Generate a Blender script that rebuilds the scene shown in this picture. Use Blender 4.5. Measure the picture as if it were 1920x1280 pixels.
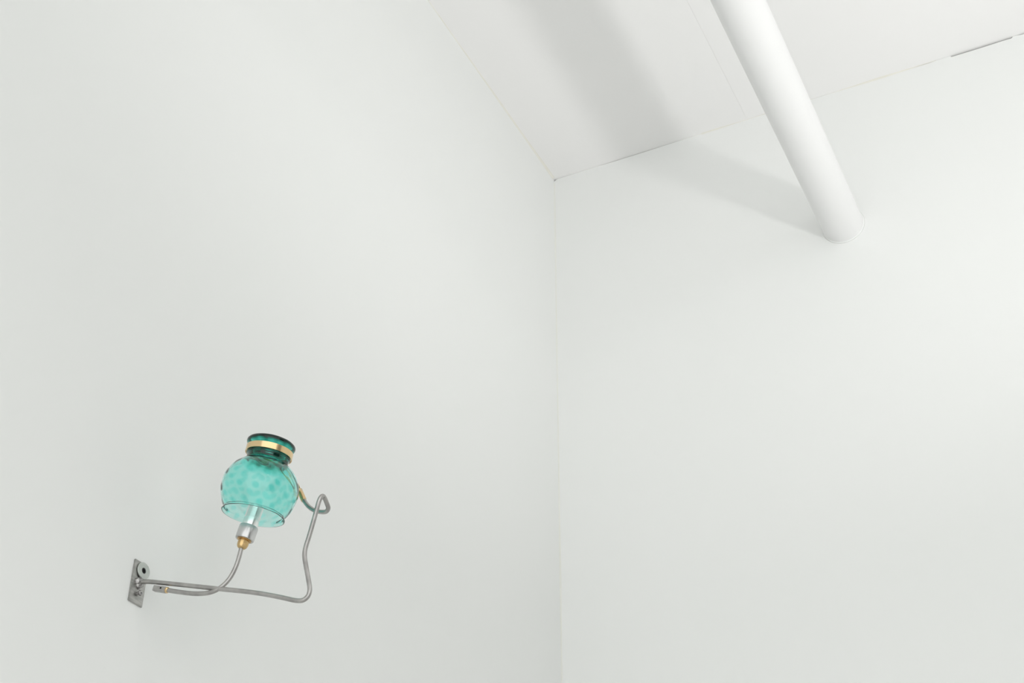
import bpy, bmesh, math, random
from mathutils import Vector, Matrix, noise
random.seed(7)
S = bpy.context.scene
COL = S.collection
for o in list(bpy.data.objects):
    bpy.data.objects.remove(o, do_unlink=True)

# ------------------------------------------------------------------ room sizes (metres)
YW = 3.4778      # face of wall_right
H = 4.8781       # ceiling height
XS = 6.5         # window side of the room
YB = -4.0        # wall behind the photographer

# ------------------------------------------------------------------ camera
cam = bpy.data.cameras.new('camera')
cam.sensor_width = 36; cam.lens = 50; cam.clip_start = .05
co = bpy.data.objects.new('camera', cam); COL.objects.link(co)
yaw, pitch, roll = [math.radians(a) for a in (26.1934, 34.2545, .35885)]
R = Matrix.Rotation(yaw, 3, 'Z') @ Matrix.Rotation(math.pi/2 + pitch, 3, 'X') @ Matrix.Rotation(roll, 3, 'Z')
co.matrix_world = Matrix.Translation((1.55, 0, 1.6)) @ R.to_4x4()
S.camera = co

# ------------------------------------------------------------------ exposure, world, lights
S.view_settings.view_transform = 'Standard'
S.view_settings.look = 'None'
S.view_settings.gamma = 1
S.view_settings.use_curve_mapping = False
S.view_settings.exposure = 0.73

w = bpy.data.worlds.new('overcast'); S.world = w; w.use_nodes = True
w.node_tree.nodes['Background'].inputs[0].default_value = (.985, 1.0, .985, 1)
w.node_tree.nodes['Background'].inputs[1].default_value = 1.0

def area(name, loc, aim, sx, sy, power, color, shape='RECTANGLE'):
    l = bpy.data.lights.new(name, 'AREA'); l.shape = shape; l.size = sx; l.size_y = sy
    l.energy = power; l.color = color
    o = bpy.data.objects.new(name, l); COL.objects.link(o); o.location = loc
    o.rotation_euler = (Vector(aim) - Vector(loc)).to_track_quat('-Z', 'Y').to_euler()
    return o
# unseen disc lights at ceiling height, added for highlights on metal and glass
for lx, ly in ((3.2, -.4), (4.6, 1.5), (4.6, -1.6), (2.2, -2.6), (3.0, 1.0), (5.6, 2.9)):
    area('highlight_disc', (lx, ly, H-.12), (lx, ly, 0), .055, .055, 3.4, (1, .99, .97), 'DISK')
# a ceiling-washing spot lamp out of frame, to the right of the pipe: it throws the pipe's soft shadow
sp = bpy.data.lights.new('track_spot', 'SPOT'); sp.energy = 57; sp.color = (1, .99, .98)
sp.shadow_soft_size = .105; sp.spot_size = math.radians(92); sp.spot_blend = 1
so = bpy.data.objects.new('track_spot', sp); COL.objects.link(so); so.location = (2.74, 2.3, 2.73)
so.rotation_euler = Vector((-.64, .05, .77)).to_track_quat('-Z', 'Y').to_euler()

# ------------------------------------------------------------------ materials
def mat(name):
    m = bpy.data.materials.new(name); m.use_nodes = True
    return m, m.node_tree, m.node_tree.nodes['Principled BSDF']
def plaster(name, rgb, rgb2, bump=.03, rough=.75, scale=2.2):
    m, t, p = mat(name); N = t.nodes; L = t.links
    tc = N.new('ShaderNodeTexCoord')
    n1 = N.new('ShaderNodeTexNoise'); n1.inputs['Scale'].default_value = scale; n1.inputs['Detail'].default_value = 3
    mx = N.new('ShaderNodeMix'); mx.data_type = 'RGBA'
    mx.inputs[6].default_value = (*rgb, 1); mx.inputs[7].default_value = (*rgb2, 1)
    n2 = N.new('ShaderNodeTexNoise'); n2.inputs['Scale'].default_value = 55; n2.inputs['Detail'].default_value = 4
    n3 = N.new('ShaderNodeTexNoise'); n3.inputs['Scale'].default_value = 3.5
    b = N.new('ShaderNodeBump'); b.inputs['Strength'].default_value = bump; b.inputs['Distance'].default_value = .002
    b2 = N.new('ShaderNodeBump'); b2.inputs['Strength'].default_value = .12; b2.inputs['Distance'].default_value = .01
    for n in (n1, n2, n3): L.new(tc.outputs['Object'], n.inputs['Vector'])
    L.new(n1.outputs['Fac'], mx.inputs[0]); L.new(mx.outputs[2], p.inputs['Base Color'])
    L.new(n2.outputs['Fac'], b.inputs['Height']); L.new(n3.outputs['Fac'], b2.inputs['Height'])
    L.new(b2.outputs['Normal'], b.inputs['Normal']); L.new(b.outputs['Normal'], p.inputs['Normal'])
    p.inputs['Roughness'].default_value = rough
    return m
M_wall = plaster('white_wall_paint', (.848, .861, .848), (.857, .864, .855))
M_ceil = plaster('white_ceiling_paint', (.885, .88, .877), (.89, .886, .882))
M_pipe = plaster('white_gloss_paint', (.84, .84, .84), (.85, .85, .85), rough=.6, scale=5)
M_caulk = plaster('aged_caulk', (.76, .75, .67), (.84, .83, .79), scale=9)
M_caulk2 = plaster('pale_caulk', (.78, .79, .73), (.82, .82, .79), scale=9)
M_gap = plaster('dark_gap', (.22, .22, .19), (.3, .3, .27), scale=30)  # dark grey of the wall core, visible through the gaps
M_floor = plaster('pale_concrete', (.74, .735, .72), (.80, .79, .775), scale=1.3, rough=.5)
M_added_door = plaster('added_door_paint', (.04, .038, .035), (.05, .048, .045), rough=.4)

def metal(name, c1, c2, rough, r2, scale, bump=.1, stretch=(1, 1, 1)):
    m, t, p = mat(name); N = t.nodes; L = t.links
    tc = N.new('ShaderNodeTexCoord'); mp = N.new('ShaderNodeMapping'); mp.inputs['Scale'].default_value = stretch
    n1 = N.new('ShaderNodeTexNoise'); n1.inputs['Scale'].default_value = scale; n1.inputs['Detail'].default_value = 5
    cr = N.new('ShaderNodeValToRGB'); cr.color_ramp.elements[0].position = .35; cr.color_ramp.elements[1].position = .65
    cr.color_ramp.elements[0].color = (*c1, 1); cr.color_ramp.elements[1].color = (*c2, 1)
    mr = N.new('ShaderNodeMapRange'); mr.inputs[3].default_value = rough; mr.inputs[4].default_value = r2
    b = N.new('ShaderNodeBump'); b.inputs['Strength'].default_value = bump; b.inputs['Distance'].default_value = .0005
    L.new(tc.outputs['Object'], mp.inputs['Vector']); L.new(mp.outputs[0], n1.inputs['Vector'])
    L.new(n1.outputs['Fac'], cr.inputs[0]); L.new(cr.outputs[0], p.inputs['Base Color'])
    L.new(n1.outputs['Fac'], mr.inputs[0]); L.new(mr.outputs[0], p.inputs['Roughness'])
    L.new(n1.outputs['Fac'], b.inputs['Height']); L.new(b.outputs['Normal'], p.inputs['Normal'])
    p.inputs['Metallic'].default_value = 1
    return m
M_steel = metal('raw_steel', (.36, .35, .342), (.47, .458, .445), .26, .38, 55, .1)
M_plate = metal('brushed_steel_plate', (.38, .38, .365), (.50, .49, .475), .36, .5, 45, .25, (1, 1, 6))
M_zinc = metal('zinc_washer', (.50, .53, .51), (.60, .62, .59), .4, .5, 40)
M_weld = metal('weld_metal', (.26, .25, .25), (.55, .54, .53), .22, .42, 260, .9)
M_alu = metal('turned_aluminium', (.86, .86, .85), (.92, .92, .91), .22, .3, 30, .05)
M_alu2 = metal('knurled_aluminium', (.52, .52, .52), (.62, .62, .62), .24, .34, 40, .05)
M_brass = metal('brushed_brass', (.72, .52, .28), (.82, .61, .35), .13, .24, 35, .08)
M_brassd = metal('dull_brass', (.42, .26, .11), (.62, .42, .2), .28, .4, 60, .1)
M_nut = metal('tumbled_brass', (.50, .34, .15), (.68, .49, .25), .16, .3, 40, .08)
M_dark, _, p = mat('blackened_steel'); p.inputs['Base Color'].default_value = (.03, .03, .03, 1); p.inputs['Metallic'].default_value = .6; p.inputs['Roughness'].default_value = .5

def glass_mat():
    m, t, p = mat('teal_blown_glass'); N = t.nodes; L = t.links
    at = N.new('ShaderNodeAttribute'); at.attribute_name = 'tint_depth'
    cr = N.new('ShaderNodeValToRGB'); e = cr.color_ramp.elements
    e[0].position = 0; e[0].color = (.70, .965, .925, 1)
    e[1].position = 1; e[1].color = (.002, .02, .015, 1)
    for q, c in ((.2, (.47, .92, .88)), (.4, (.26, .85, .79)), (.6, (.075, .62, .52)), (.8, (.01, .30, .23))):
        a = e.new(q); a.color = (*c, 1)
    L.new(at.outputs['Fac'], cr.inputs[0]); L.new(cr.outputs[0], p.inputs['Base Color'])
    p.inputs['Transmission Weight'].default_value = 1; p.inputs['Roughness'].default_value = 0; p.inputs['IOR'].default_value = 1.47
    return m
M_glass = glass_mat()

# ------------------------------------------------------------------ mesh helpers
def link(name, bm, m, parent=None, smooth=False, sharp=None):
    me = bpy.data.meshes.new(name)
    bmesh.ops.recalc_face_normals(bm, faces=bm.faces)
    bm.to_mesh(me); bm.free()
    me.materials.append(m)
    if smooth:
        for q in me.polygons: q.use_smooth = True
        if sharp: me.set_sharp_from_angle(angle=math.radians(sharp))
    o = bpy.data.objects.new(name, me); COL.objects.link(o)
    if parent: o.parent = parent; o.matrix_parent_inverse = parent_inv(parent)
    return o
def parent_inv(p):
    return Matrix.Translation(-p.location)      # only the root Empties are away from the origin
def box(bm, a, b):
    vs = [bm.verts.new((x, y, z)) for x in (a[0], b[0]) for y in (a[1], b[1]) for z in (a[2], b[2])]
    for f in ((0,1,3,2), (4,6,7,5), (0,4,5,1), (2,3,7,6), (0,2,6,4), (1,5,7,3)): bm.faces.new([vs[i] for i in f])
def spline(pts, n=8):
    P = [Vector(p) for p in pts]; P = [2*P[0]-P[1]] + P + [2*P[-1]-P[-2]]; out = []
    for i in range(1, len(P)-2):
        p0, p1, p2, p3 = P[i-1:i+3]
        t0 = 0; t1 = t0+(p1-p0).length**.5; t2 = t1+(p2-p1).length**.5; t3 = t2+(p3-p2).length**.5
        for k in range(n):
            t = t1+(t2-t1)*k/n
            A1 = p0*((t1-t)/(t1-t0))+p1*((t-t0)/(t1-t0)); A2 = p1*((t2-t)/(t2-t1))+p2*((t-t1)/(t2-t1)); A3 = p2*((t3-t)/(t3-t2))+p3*((t-t2)/(t3-t2))
            B1 = A1*((t2-t)/(t2-t0))+A2*((t-t0)/(t2-t0)); B2 = A2*((t3-t)/(t3-t1))+A3*((t-t1)/(t3-t1))
            out.append(B1*((t2-t)/(t2-t1))+B2*((t-t1)/(t2-t1)))
    out.append(P[-2]); return out
def smooth_path(p, it=6):
    p = list(p)
    for _ in range(it): p = [p[0]] + [(p[i-1]+2*p[i]+p[i+1])/4 for i in range(1, len(p)-1)] + [p[-1]]
    return p
def tube(bm, path, r, seg=20, caps=True):
    rf = r if callable(r) else (lambda s: r)
    n = len(path); t = (path[1]-path[0]).normalized()
    u = t.orthogonal().normalized(); rings = []
    for i, p in enumerate(path):
        t2 = ((path[min(i+1, n-1)]-path[max(i-1, 0)])).normalized()
        u = (u - t2*u.dot(t2)).normalized(); v = t2.cross(u)
        rr = rf(i/(n-1))
        rings.append([bm.verts.new(p + (u*math.cos(a)+v*math.sin(a))*rr) for a in [2*math.pi*k/seg for k in range(seg)]])
    for a, b in zip(rings, rings[1:]):
        for k in range(seg): bm.faces.new((a[k], a[(k+1)%seg], b[(k+1)%seg], b[k]))
    if caps: bm.faces.new(rings[0]); bm.faces.new(rings[-1][::-1])
def frame(o, axis, ref=(0, 0, 1)):
    z = Vector(axis).normalized(); x = Vector(ref).cross(z)
    if x.length < .01: x = Vector((1, 0, 0)).cross(z)
    x.normalize(); y = z.cross(x)
    return lambda a, r, h: Vector(o) + z*h + (x*math.cos(a)+y*math.sin(a))*r
def lathe(bm, o, axis, prof, seg=48, closed=False, capa=True, capb=True):
    F = frame(o, axis); rings = []
    for r, h in prof:
        rings.append([bm.verts.new(F(2*math.pi*k/seg, r, h)) for k in range(seg)])
    pairs = list(zip(rings, rings[1:])) + ([(rings[-1], rings[0])] if closed else [])
    for a, b in pairs:
        for k in range(seg): bm.faces.new((a[k], a[(k+1)%seg], b[(k+1)%seg], b[k]))
    if not closed:
        if capa: bm.faces.new(rings[0])
        if capb: bm.faces.new(rings[-1][::-1])
def structure(name, bm, m, label=None, **k):
    o = link(name, bm, m, **k); o['kind'] = 'structure'
    if label: o['label'] = label
    return o

# ------------------------------------------------------------------ room shell
bm = bmesh.new(); box(bm, (-.2, YB, -.1), (XS, YW, 0)); structure('floor', bm, M_floor, 'grey concrete floor')
bm = bmesh.new(); box(bm, (-.2, YB, 0), (0, YW+.2, H+.2)); structure('wall_left', bm, M_wall, 'white plaster wall carrying the glass lamp')
# wall_right: plastered face whose top edge leaves small uneven gaps under the ceiling
def gap(x):
    g = .0006 + .0005*noise.noise(Vector((x*9, 0, 0)))
    if x < .012: g = .007*(1-x/.012) + .001
    for a, b, d, s in ((.15, .47, .0018, .08), (1.155, 1.34, .0028, .03), (1.374, 1.566, .007, .003), (1.578, 1.95, .0042, .012), (2.3, 3.1, .004, .05)):
        if a < x < b: g = max(g, d*min(1, (x-a)/s, (b-x)/s)*(.85+.3*noise.noise(Vector((x*14, 3, 0)))))
    return max(g, 0)
bm = bmesh.new()
xs = sorted(set([round(i*.005, 4) for i in range(0, 700)] + [1.374, 1.3765, 1.5635, 1.566, 3.5, XS]))
top = [(x, H-gap(x)) for x in xs]
for ya, yb in ((YW, YW+.012),):
    fr = [bm.verts.new((x, ya, z)) for x, z in top]; bk = [bm.verts.new((x, yb, z)) for x, z in top]
    f0 = [bm.verts.new((x, ya, 0)) for x, z in top]; b0 = [bm.verts.new((x, yb, 0)) for x, z in top]
    for i in range(len(top)-1):
        bm.faces.new((fr[i], fr[i+1], f0[i+1], f0[i])); bm.faces.new((fr[i], bk[i], bk[i+1], fr[i+1]))
        bm.faces.new((bk[i], b0[i], b0[i+1], bk[i+1])); bm.faces.new((f0[i], f0[i+1], b0[i+1], b0[i]))
    bm.faces.new((fr[0], f0[0], b0[0], bk[0])); bm.faces.new((fr[-1], bk[-1], b0[-1], f0[-1]))
wr = structure('wall_right', bm, M_wall, 'white plaster wall pierced by the round pipe')
bm = bmesh.new(); box(bm, (0, YW+.012, 0), (XS, YW+.2, H)); link('wall_core', bm, M_gap, wr)
# ceiling: two sheets meeting in a faint joint that runs parallel to the pipe
jx = .706
bm = bmesh.new(); box(bm, (0, YB, H), (jx-.0007, YW+.2, H+.03)); ce = structure('ceiling', bm, M_ceil, 'white painted ceiling')
bm = bmesh.new(); box(bm, (jx+.0007, YB, H), (XS, YW+.2, H+.03)); link('ceiling_sheet', bm, M_ceil, ce)
bm = bmesh.new(); box(bm, (jx-.0007, YB, H+.0008), (jx+.0007, YW+.2, H+.03)); link('joint_filler', bm, M_ceil, ce)
bm = bmesh.new(); box(bm, (0, YB, H+.03), (XS, YW+.2, H+.2)); link('ceiling_slab', bm, M_ceil, ce)
# unseen opposite wall with a dark double door added for the metal to reflect
bm = bmesh.new(); box(bm, (XS, -1.0, 0), (XS+.2, -.4, H)); box(bm, (XS, 1.8, 0), (XS+.2, YW, H)); box(bm, (XS, -.4, 3.9), (XS+.2, 1.8, H))
structure('wall_side', bm, M_wall, 'white wall around the added dark double door')
bm = bmesh.new()
for y in (-.395, .705):
    box(bm, (XS+.04, y, 0), (XS+.09, y+1.09, 3.89))
    for z in (.2, 1.4, 2.65): box(bm, (XS+.03, y+.12, z), (XS+.04, y+.97, z+1.05))
structure('added_door_1', bm, M_added_door, 'added dark double door for the metal to reflect')
# caulk beads in the corners (fillets of uneven width)
def fillet(name, o, d, length, e1, e2, wf, m, label, step=.01):
    bm = bmesh.new(); rows = []; n = int(length/step)
    o, d, e1, e2 = map(Vector, (o, d, e1, e2))
    for i in range(n+1):
        s = i*step; wd = max(wf(s), .0002); p = o + d*s
        arc = [p + e1*wd] + [p + (e1+e2)*wd - (e1*math.sin(a)+e2*math.cos(a))*wd for a in (math.radians(25), math.radians(45), math.radians(65))][::1] + [p + e2*wd]
        arc = [p + e1*wd, p + (e1+e2)*wd - (e2*math.cos(math.radians(65))*0 + (e1*math.sin(math.radians(22))+e2*math.cos(math.radians(22)))*wd),
               p + (e1+e2)*wd - (e1+e2)*.7071*wd, p + (e1+e2)*wd - (e1*math.cos(math.radians(22))+e2*math.sin(math.radians(22)))*wd, p + e2*wd, p - (e1+e2)*.0005]
        rows.append([bm.verts.new(q) for q in arc])
    for a, b in zip(rows, rows[1:]):
        for k in range(6): bm.faces.new((a[k], a[(k+1)%6], b[(k+1)%6], b[k]))
    bm.faces.new(rows[0]); bm.faces.new(rows[-1][::-1])
    return structure(name, bm, m, label, smooth=True, sharp=50)
nz = lambda s, f, k: noise.noise(Vector((s*f, k, 0)))
fillet('trim_1', (0, YW-.01, H), (0, -1, 0), 2.6, (1, 0, 0), (0, 0, -1), lambda s: .0058*math.exp(-s*2.2) + .0012 + .0012*nz(s, 6, 1), M_caulk, 'yellowed caulk line between left wall and ceiling')
fillet('trim_2', (0, YW, H-.016), (0, 0, -1), 3.4, (1, 0, 0), (0, -1, 0), lambda s: .0032 + .0018*nz(s, 3, 5), M_caulk2, 'pale caulk line down the corner between the walls')
fillet('trim_3', (.05, YW, H), (1, 0, 0), 1.28, (0, -1, 0), (0, 0, -1), lambda s: max(0, .0022 + .0045*nz(s, 5, 9) - (.003 if s < .5 else 0)), M_caulk, 'patchy caulk between right wall and ceiling')

# ------------------------------------------------------------------ pipe
PX, PZ, PR = .962, 4.337, .062
pt = bpy.data.objects.new('pipe', None); COL.objects.link(pt); pt.location = (PX, YW, PZ)
pt['label'] = 'large round white painted pipe under the ceiling running into the right wall'; pt['category'] = 'pipe'
bm = bmesh.new(); rows = []; seg = 64; n = 110
for i in range(n+1):
    y = YW - 7.3*i/n if i else YW
    rows.append([bm.verts.new((PX + math.cos(a)*(PR+.0009*noise.noise(Vector((math.cos(a), y*1.3, math.sin(a))))), y, PZ + math.sin(a)*(PR+.0009*noise.noise(Vector((math.cos(a), y*1.3, math.sin(a))))))) for a in [2*math.pi*k/seg for k in range(seg)]])
for a, b in zip(rows, rows[1:]):
    for k in range(seg): bm.faces.new((a[k], a[(k+1)%seg], b[(k+1)%seg], b[k]))
bm.faces.new(rows[0]); bm.faces.new(rows[-1][::-1])
link('pipe_body', bm, M_pipe, pt, smooth=True, sharp=50)
bm = bmesh.new()   # plaster feathered around the pipe where it enters the wall
lathe(bm, (PX, YW, PZ), (0, -1, 0), [(PR-.002, 0), (PR+.004, 0), (PR+.0018, .0008), (PR+.0006, .002), (PR-.002, .004)], 64, closed=True)
link('plaster_collar', bm, M_wall, pt, smooth=True)

# ------------------------------------------------------------------ wall lamp
base = Vector((0, 1.718, 2.6155))
lamp = bpy.data.objects.new('wall_lamp', None); COL.objects.link(lamp); lamp.location = base
lamp['label'] = 'bent steel rod wall lamp with teal glass shade and brass neck band on left wall'; lamp['category'] = 'lamp'

# plate
bm = bmesh.new(); y0, y1, z0, z1, th = 1.7003, 1.7360, 2.5775, 2.6532, .0032
box(bm, (0, y0, z0), (th, y1, z1))
bmesh.ops.bevel(bm, geom=bm.edges[:], offset=.0006, segments=2, affect='EDGES')
plate = link('mounting_plate', bm, M_plate, lamp)
wc = (th, 1.7218, 2.6385)
bm = bmesh.new(); lathe(bm, wc, (1, -.04, .03), [(.0052, .0012), (.0143, .0012), (.0148, .0017), (.0148, .0032), (.0143, .0037), (.0055, .0037), (.0052, .0034)], 48, closed=True)
link('washer', bm, M_zinc, plate, smooth=True, sharp=35)
bm = bmesh.new(); lathe(bm, wc, (1, 0, 0), [(.0051, 0), (.0051, .0022), (.0046, .0028), (.003, .003), (.0028, .0012)], 24)
link('bolt', bm, M_dark, plate, smooth=True, sharp=35)
bm = bmesh.new(); sc = (th, 1.7195, 2.5965)
lathe(bm, sc, (1, 0, 0), [(.0026, 0), (.0026, .004), (.0047, .004), (.0050, .0047), (.0048, .0066), (.0036, .0075), (.0012, .0075), (.0012, .005)], 28)
link('screw', bm, M_weld, plate, smooth=True, sharp=35)
bm = bmesh.new()
for dy, dz, r in ((-.003, .001, .0055), (.003, -.002, .0048), (-.001, -.005, .0042), (.001, .004, .0048), (-.005, -.001, .0038), (.0015, -.0085, .0022)):
    q = bmesh.ops.create_icosphere(bm, subdivisions=3, radius=r*1.2, matrix=Matrix.Translation((th+.0012, 1.7172+dy, 2.6150+dz)))
    for v in q['verts']:
        v.co += (v.co-Vector((th, 1.7172+dy, 2.6150+dz))).normalized()*.0016*noise.noise(v.co*480)
link('weld_bead', bm, M_weld, plate, smooth=True)

RR = .0039
outer = [(0.0040, 1.7167, 2.6156), (0.0191, 1.7186, 2.6148), (0.045, 1.7225, 2.6094), (0.0758, 1.7271, 2.6023), (0.1467, 1.7378, 2.5857), (0.2258, 1.7496, 2.5672), (0.2745, 1.757, 2.5523), (0.2986, 1.7606, 2.5441), (0.3108, 1.7624, 2.543), (0.3186, 1.7636, 2.5484), (0.3213, 1.764, 2.5592), (0.3181, 1.7635, 2.5746), (0.3108, 1.7624, 2.6021), (0.3062, 1.7617, 2.6218), (0.3063, 1.7617, 2.6353), (0.3113, 1.7625, 2.6579), (0.3191, 1.7636, 2.6982), (0.323, 1.7642, 2.7196), (0.3262, 1.7647, 2.7277), (0.3269, 1.7688, 2.7315), (0.327, 1.7748, 2.7298), (0.3268, 1.7828, 2.7236), (0.3262, 1.7887, 2.7184), (0.3183, 1.7955, 2.7168), (0.3058, 1.7996, 2.7205), (0.2909, 1.8034, 2.7277), (0.2766, 1.8073, 2.7383), (0.2657, 1.8106, 2.7496), (0.2568, 1.8123, 2.7617)]
bm = bmesh.new(); tube(bm, smooth_path(spline(outer, 8), 5), RR, 20)
link('shade_rod', bm, M_steel, lamp, smooth=True, sharp=60)
inner = [(0.062, 1.7251, 2.5933), (0.0881, 1.729, 2.5862), (0.1134, 1.7328, 2.5803), (0.1332, 1.7358, 2.5784), (0.1475, 1.7379, 2.5798), (0.1612, 1.74, 2.5861), (0.174, 1.7419, 2.5988), (0.1824, 1.7431, 2.6169), (0.1868, 1.7438, 2.6357), (0.1896, 1.7441, 2.656)]
bm = bmesh.new(); tube(bm, smooth_path(spline(inner, 8), 5), RR*.98, 20)
link('socket_rod', bm, M_steel, lamp, smooth=True, sharp=60)

# pivot block under the shade rod that carries the socket rod
a, b = Vector((0.0355, 1.7212, 2.6003)), Vector((0.0625, 1.7252, 2.5933)); ax = (b-a).normalized(); Lb = (b-a).length
bm = bmesh.new(); up_ = Vector((.1, -.1, 1)); up_ = (up_-ax*up_.dot(ax)).normalized(); sd = ax.cross(up_)
cs = [bm.verts.new(a + ax*t_*(Lb-.0032) + up_*u_*.0050 + sd*w_*.0050) for t_ in (0, 1) for u_ in (-1, 1) for w_ in (-1, 1)]
for f in ((0,1,3,2), (4,6,7,5), (0,4,5,1), (2,3,7,6), (0,2,6,4), (1,5,7,3)): bm.faces.new([cs[i] for i in f])
bmesh.ops.bevel(bm, geom=bm.edges[:], offset=.0009, segments=3, affect='EDGES')
blk = link('pivot_block', bm, M_steel, lamp, smooth=True, sharp=35)
bm = bmesh.new(); lathe(bm, a, ax, [(.0052, Lb-.0033), (.0052, Lb-.0008), (.0044, Lb)], 32)
link('brass_ring', bm, M_brass, blk, smooth=True, sharp=35)
side = sd if sd.dot(Vector((1.55, 0, 1.6))-a) > 0 else -sd
bm = bmesh.new(); lathe(bm, a+ax*Lb*.56+up_*.0012, side, [(.0018, .0035), (.0018, .0051), (.0015, .0052)], 16)
link('dark_hole_disc', bm, M_dark, blk, smooth=True, sharp=35)  # solid dark disc in place of the shaded hole in the block

# socket
SB = Vector((0.1927, 1.7447, 2.6673)); SA = Vector((0.2343, 0.0463, 0.9711)).normalized()
bm = bmesh.new()
lathe(bm, SB, SA, [(.0092, .0040), (.0092, .0008), (.0148, 0), (.0158, .0008), (.0162, .003), (.0162, .0235), (.0156, .0248), (.013, .0248)], 64)
sock = link('socket', bm, M_alu2, lamp, smooth=True, sharp=35)
bm = bmesh.new(); pr = [(.0134, .0240), (.0134, .0385)]
h = .0385
while h < .060: pr += [(.0134, h), (.0120, h+.0009), (.0120, h+.0016), (.0134, h+.0025)]; h += .0030
pr += [(.0130, .0622), (.0112, .0626), (.0110, .046)]
lathe(bm, SB, SA, pr, 56); link('threaded_sleeve', bm, M_alu, sock, smooth=True, sharp=30)
bm = bmesh.new(); lathe(bm, SB, SA, [(.0094, -.0008), (.0122, -.0006), (.0122, .0006), (.0094, .001)], 40); link('washer', bm, M_brassd, sock, smooth=True, sharp=35)
bm = bmesh.new(); lathe(bm, SB, SA, [(.0044, -.0160), (.0058, -.0155), (.0076, -.0140), (.0089, -.0115), (.0095, -.0080), (.0096, -.0040), (.0092, -.0005)], 12)
link('cap_nut', bm, M_nut, lamp, smooth=True, sharp=18)

# glass shade
G = Vector((0.21041634, 1.74733791, 2.75969533)); A = Vector((0.1972, -0.0467, 0.9793)).normalized()
RG = .0662
prof = [(.0547, -.0470), (.0535, -.0445), (.0524, -.0425)]
for k in range(0, 25):
    th_ = math.radians(-38 + k*(56.5+38)/24)
    prof.append((RG*math.cos(th_), RG*math.sin(th_)*(.915 if th_ > 0 else 1)))
prof += [(.0362, .0525), (.0362, .0560), (.0366, .0590), (.0378, .0610), (.0388, .0628), (.0372, .0650), (.0370, .0735), (.0378, .0760), (.0405, .0785), (.0424, .0815), (.0428, .0845), (.0414, .0875), (.0385, .0892)]
pp = [Vector((r, h, 0)) for r, h in prof]
outer_p = [(v.x, v.y) for v in smooth_path(spline(pp, 3), 2)]
def thick(h):
    if h < -.0425: return .0011
    if h < .043: return .0018
    if h < .058: return .0018 + (h-.043)/.015*.0022
    return .0042
def normal2(P, i):
    a = P[max(i-1, 0)]; b = P[min(i+1, len(P)-1)]; dx, dy = b[0]-a[0], b[1]-a[1]; l = math.hypot(dx, dy)
    return dy/l, -dx/l
def dots(a, h):        # raised optic dots in swirling rows
    n = 14; s = a + h*9.0
    g = math.cos(n*s + h*235)*.5 + .5; g2 = math.cos(n*s - h*235)*.5 + .5
    return g*g2
bm = bmesh.new(); dl = bm.verts.layers.float.new('tint_depth')
seg = 180; F = frame(G, A); rings = []
def dens(a, h, d):
    u_ = min(1, max(0, (d-.18)/.42)); d = u_*u_*(3-2*u_)
    if h < .044:
        return .055 + max(0, (h+.047)/.093)*.08 + .165*d
    k = min(1, (h-.044)/.010)
    v = .14 + .55*k + .2*noise.noise(Vector((math.cos(a)*3, math.sin(a)*3, h*90))) + .05*d
    return v + .38*max(0, min(1, (h-.0775)/.008))
NP = len(outer_p)
for side_ in (0, 1):
    idx = range(NP) if side_ == 0 else range(NP-1, -1, -1)
    for i in idx:
        r, h = outer_p[i]; nx, nh = normal2(outer_p, i); ring = []
        t = thick(h)
        for k in range(seg):
            a = 2*math.pi*k/seg; d = dots(a, h)
            w_ = 1 if -.036 < h < .05 else .35
            rel = .00014*(d-.25)*w_
            rib = .00042*math.cos(11*(a+h*17))*(1 if h < .046 else .55 if h < .062 else .08)
            if h < -.03: rib *= .75
            if side_ == 0: off = rel*.5 + rib
            else: off = -t - rel*.6 + rib*.6
            if h > .070: off += .0003*noise.noise(Vector((math.cos(a)*2, math.sin(a)*2, h*60)))
            v = bm.verts.new(F(a, r + nx*off, h + nh*off)); v[dl] = dens(a, h, d); ring.append(v)
        rings.append(ring)
for a_, b_ in zip(rings, rings[1:]+rings[:1]):
    for k in range(seg): bm.faces.new((a_[k], a_[(k+1)%seg], b_[(k+1)%seg], b_[k]))
link('glass_shade', bm, M_glass, lamp, smooth=True)

# brass neck band with the strap that ties it to the rod
bm = bmesh.new(); rb = .0402
lathe(bm, G, A, [(rb, .0632), (rb+.0009, .0632), (rb+.0009, .0742), (rb, .0742)], 72, closed=True)
band = link('neck_band', bm, M_brass, lamp, smooth=True, sharp=40)
ob = Vector((.2568, 1.8123, 2.7617))       # end of the steel rod
q = Vector((.006, .054, .003)); q = q-A*q.dot(A); q.normalize()  # radial direction of the strap
bk = G + A*.0687 + q*(rb+.0014)
F2 = A.cross(q)
path = smooth_path(spline([bk + A*.004, bk - A*.008 + q*.0004, bk - A*.016 + q*.006, Vector((.2325, 1.8125, 2.806)), Vector((.2449, 1.8145, 2.7833))], 6), 3)
bm = bmesh.new(); rows = []
for i, p in enumerate(path):
    t = (path[min(i+1, len(path)-1)]-path[max(i-1, 0)]).normalized(); nn = t.cross(F2).normalized()
    rows.append([bm.verts.new(p + F2*sx*.0042 + nn*sn*.0009) for sx, sn in ((-1, -1), (1, -1), (1, 1), (-1, 1))])
for a_, b_ in zip(rows, rows[1:]):
    for k in range(4): bm.faces.new((a_[k], a_[(k+1)%4], b_[(k+1)%4], b_[k]))
bm.faces.new(rows[0]); bm.faces.new(rows[-1][::-1])
link('strap', bm, M_brass, band)
bm = bmesh.new(); lathe(bm, bk - A*.010 + q*.0005, q, [(.0035, 0), (.0035, .0028), (.0024, .0038)], 6)
link('strap_bolt', bm, M_brassd, band)
e = path[-1]; fd = (e-ob)
bm = bmesh.new(); tube(bm, [ob - fd*.12, ob, ob + fd*.02, ob + fd*.5, e, e + fd*.04], lambda s: .0052 if .05 < s < .95 else .0045, 24)
link('ferrule', bm, M_brass, lamp, smooth=True, sharp=40)
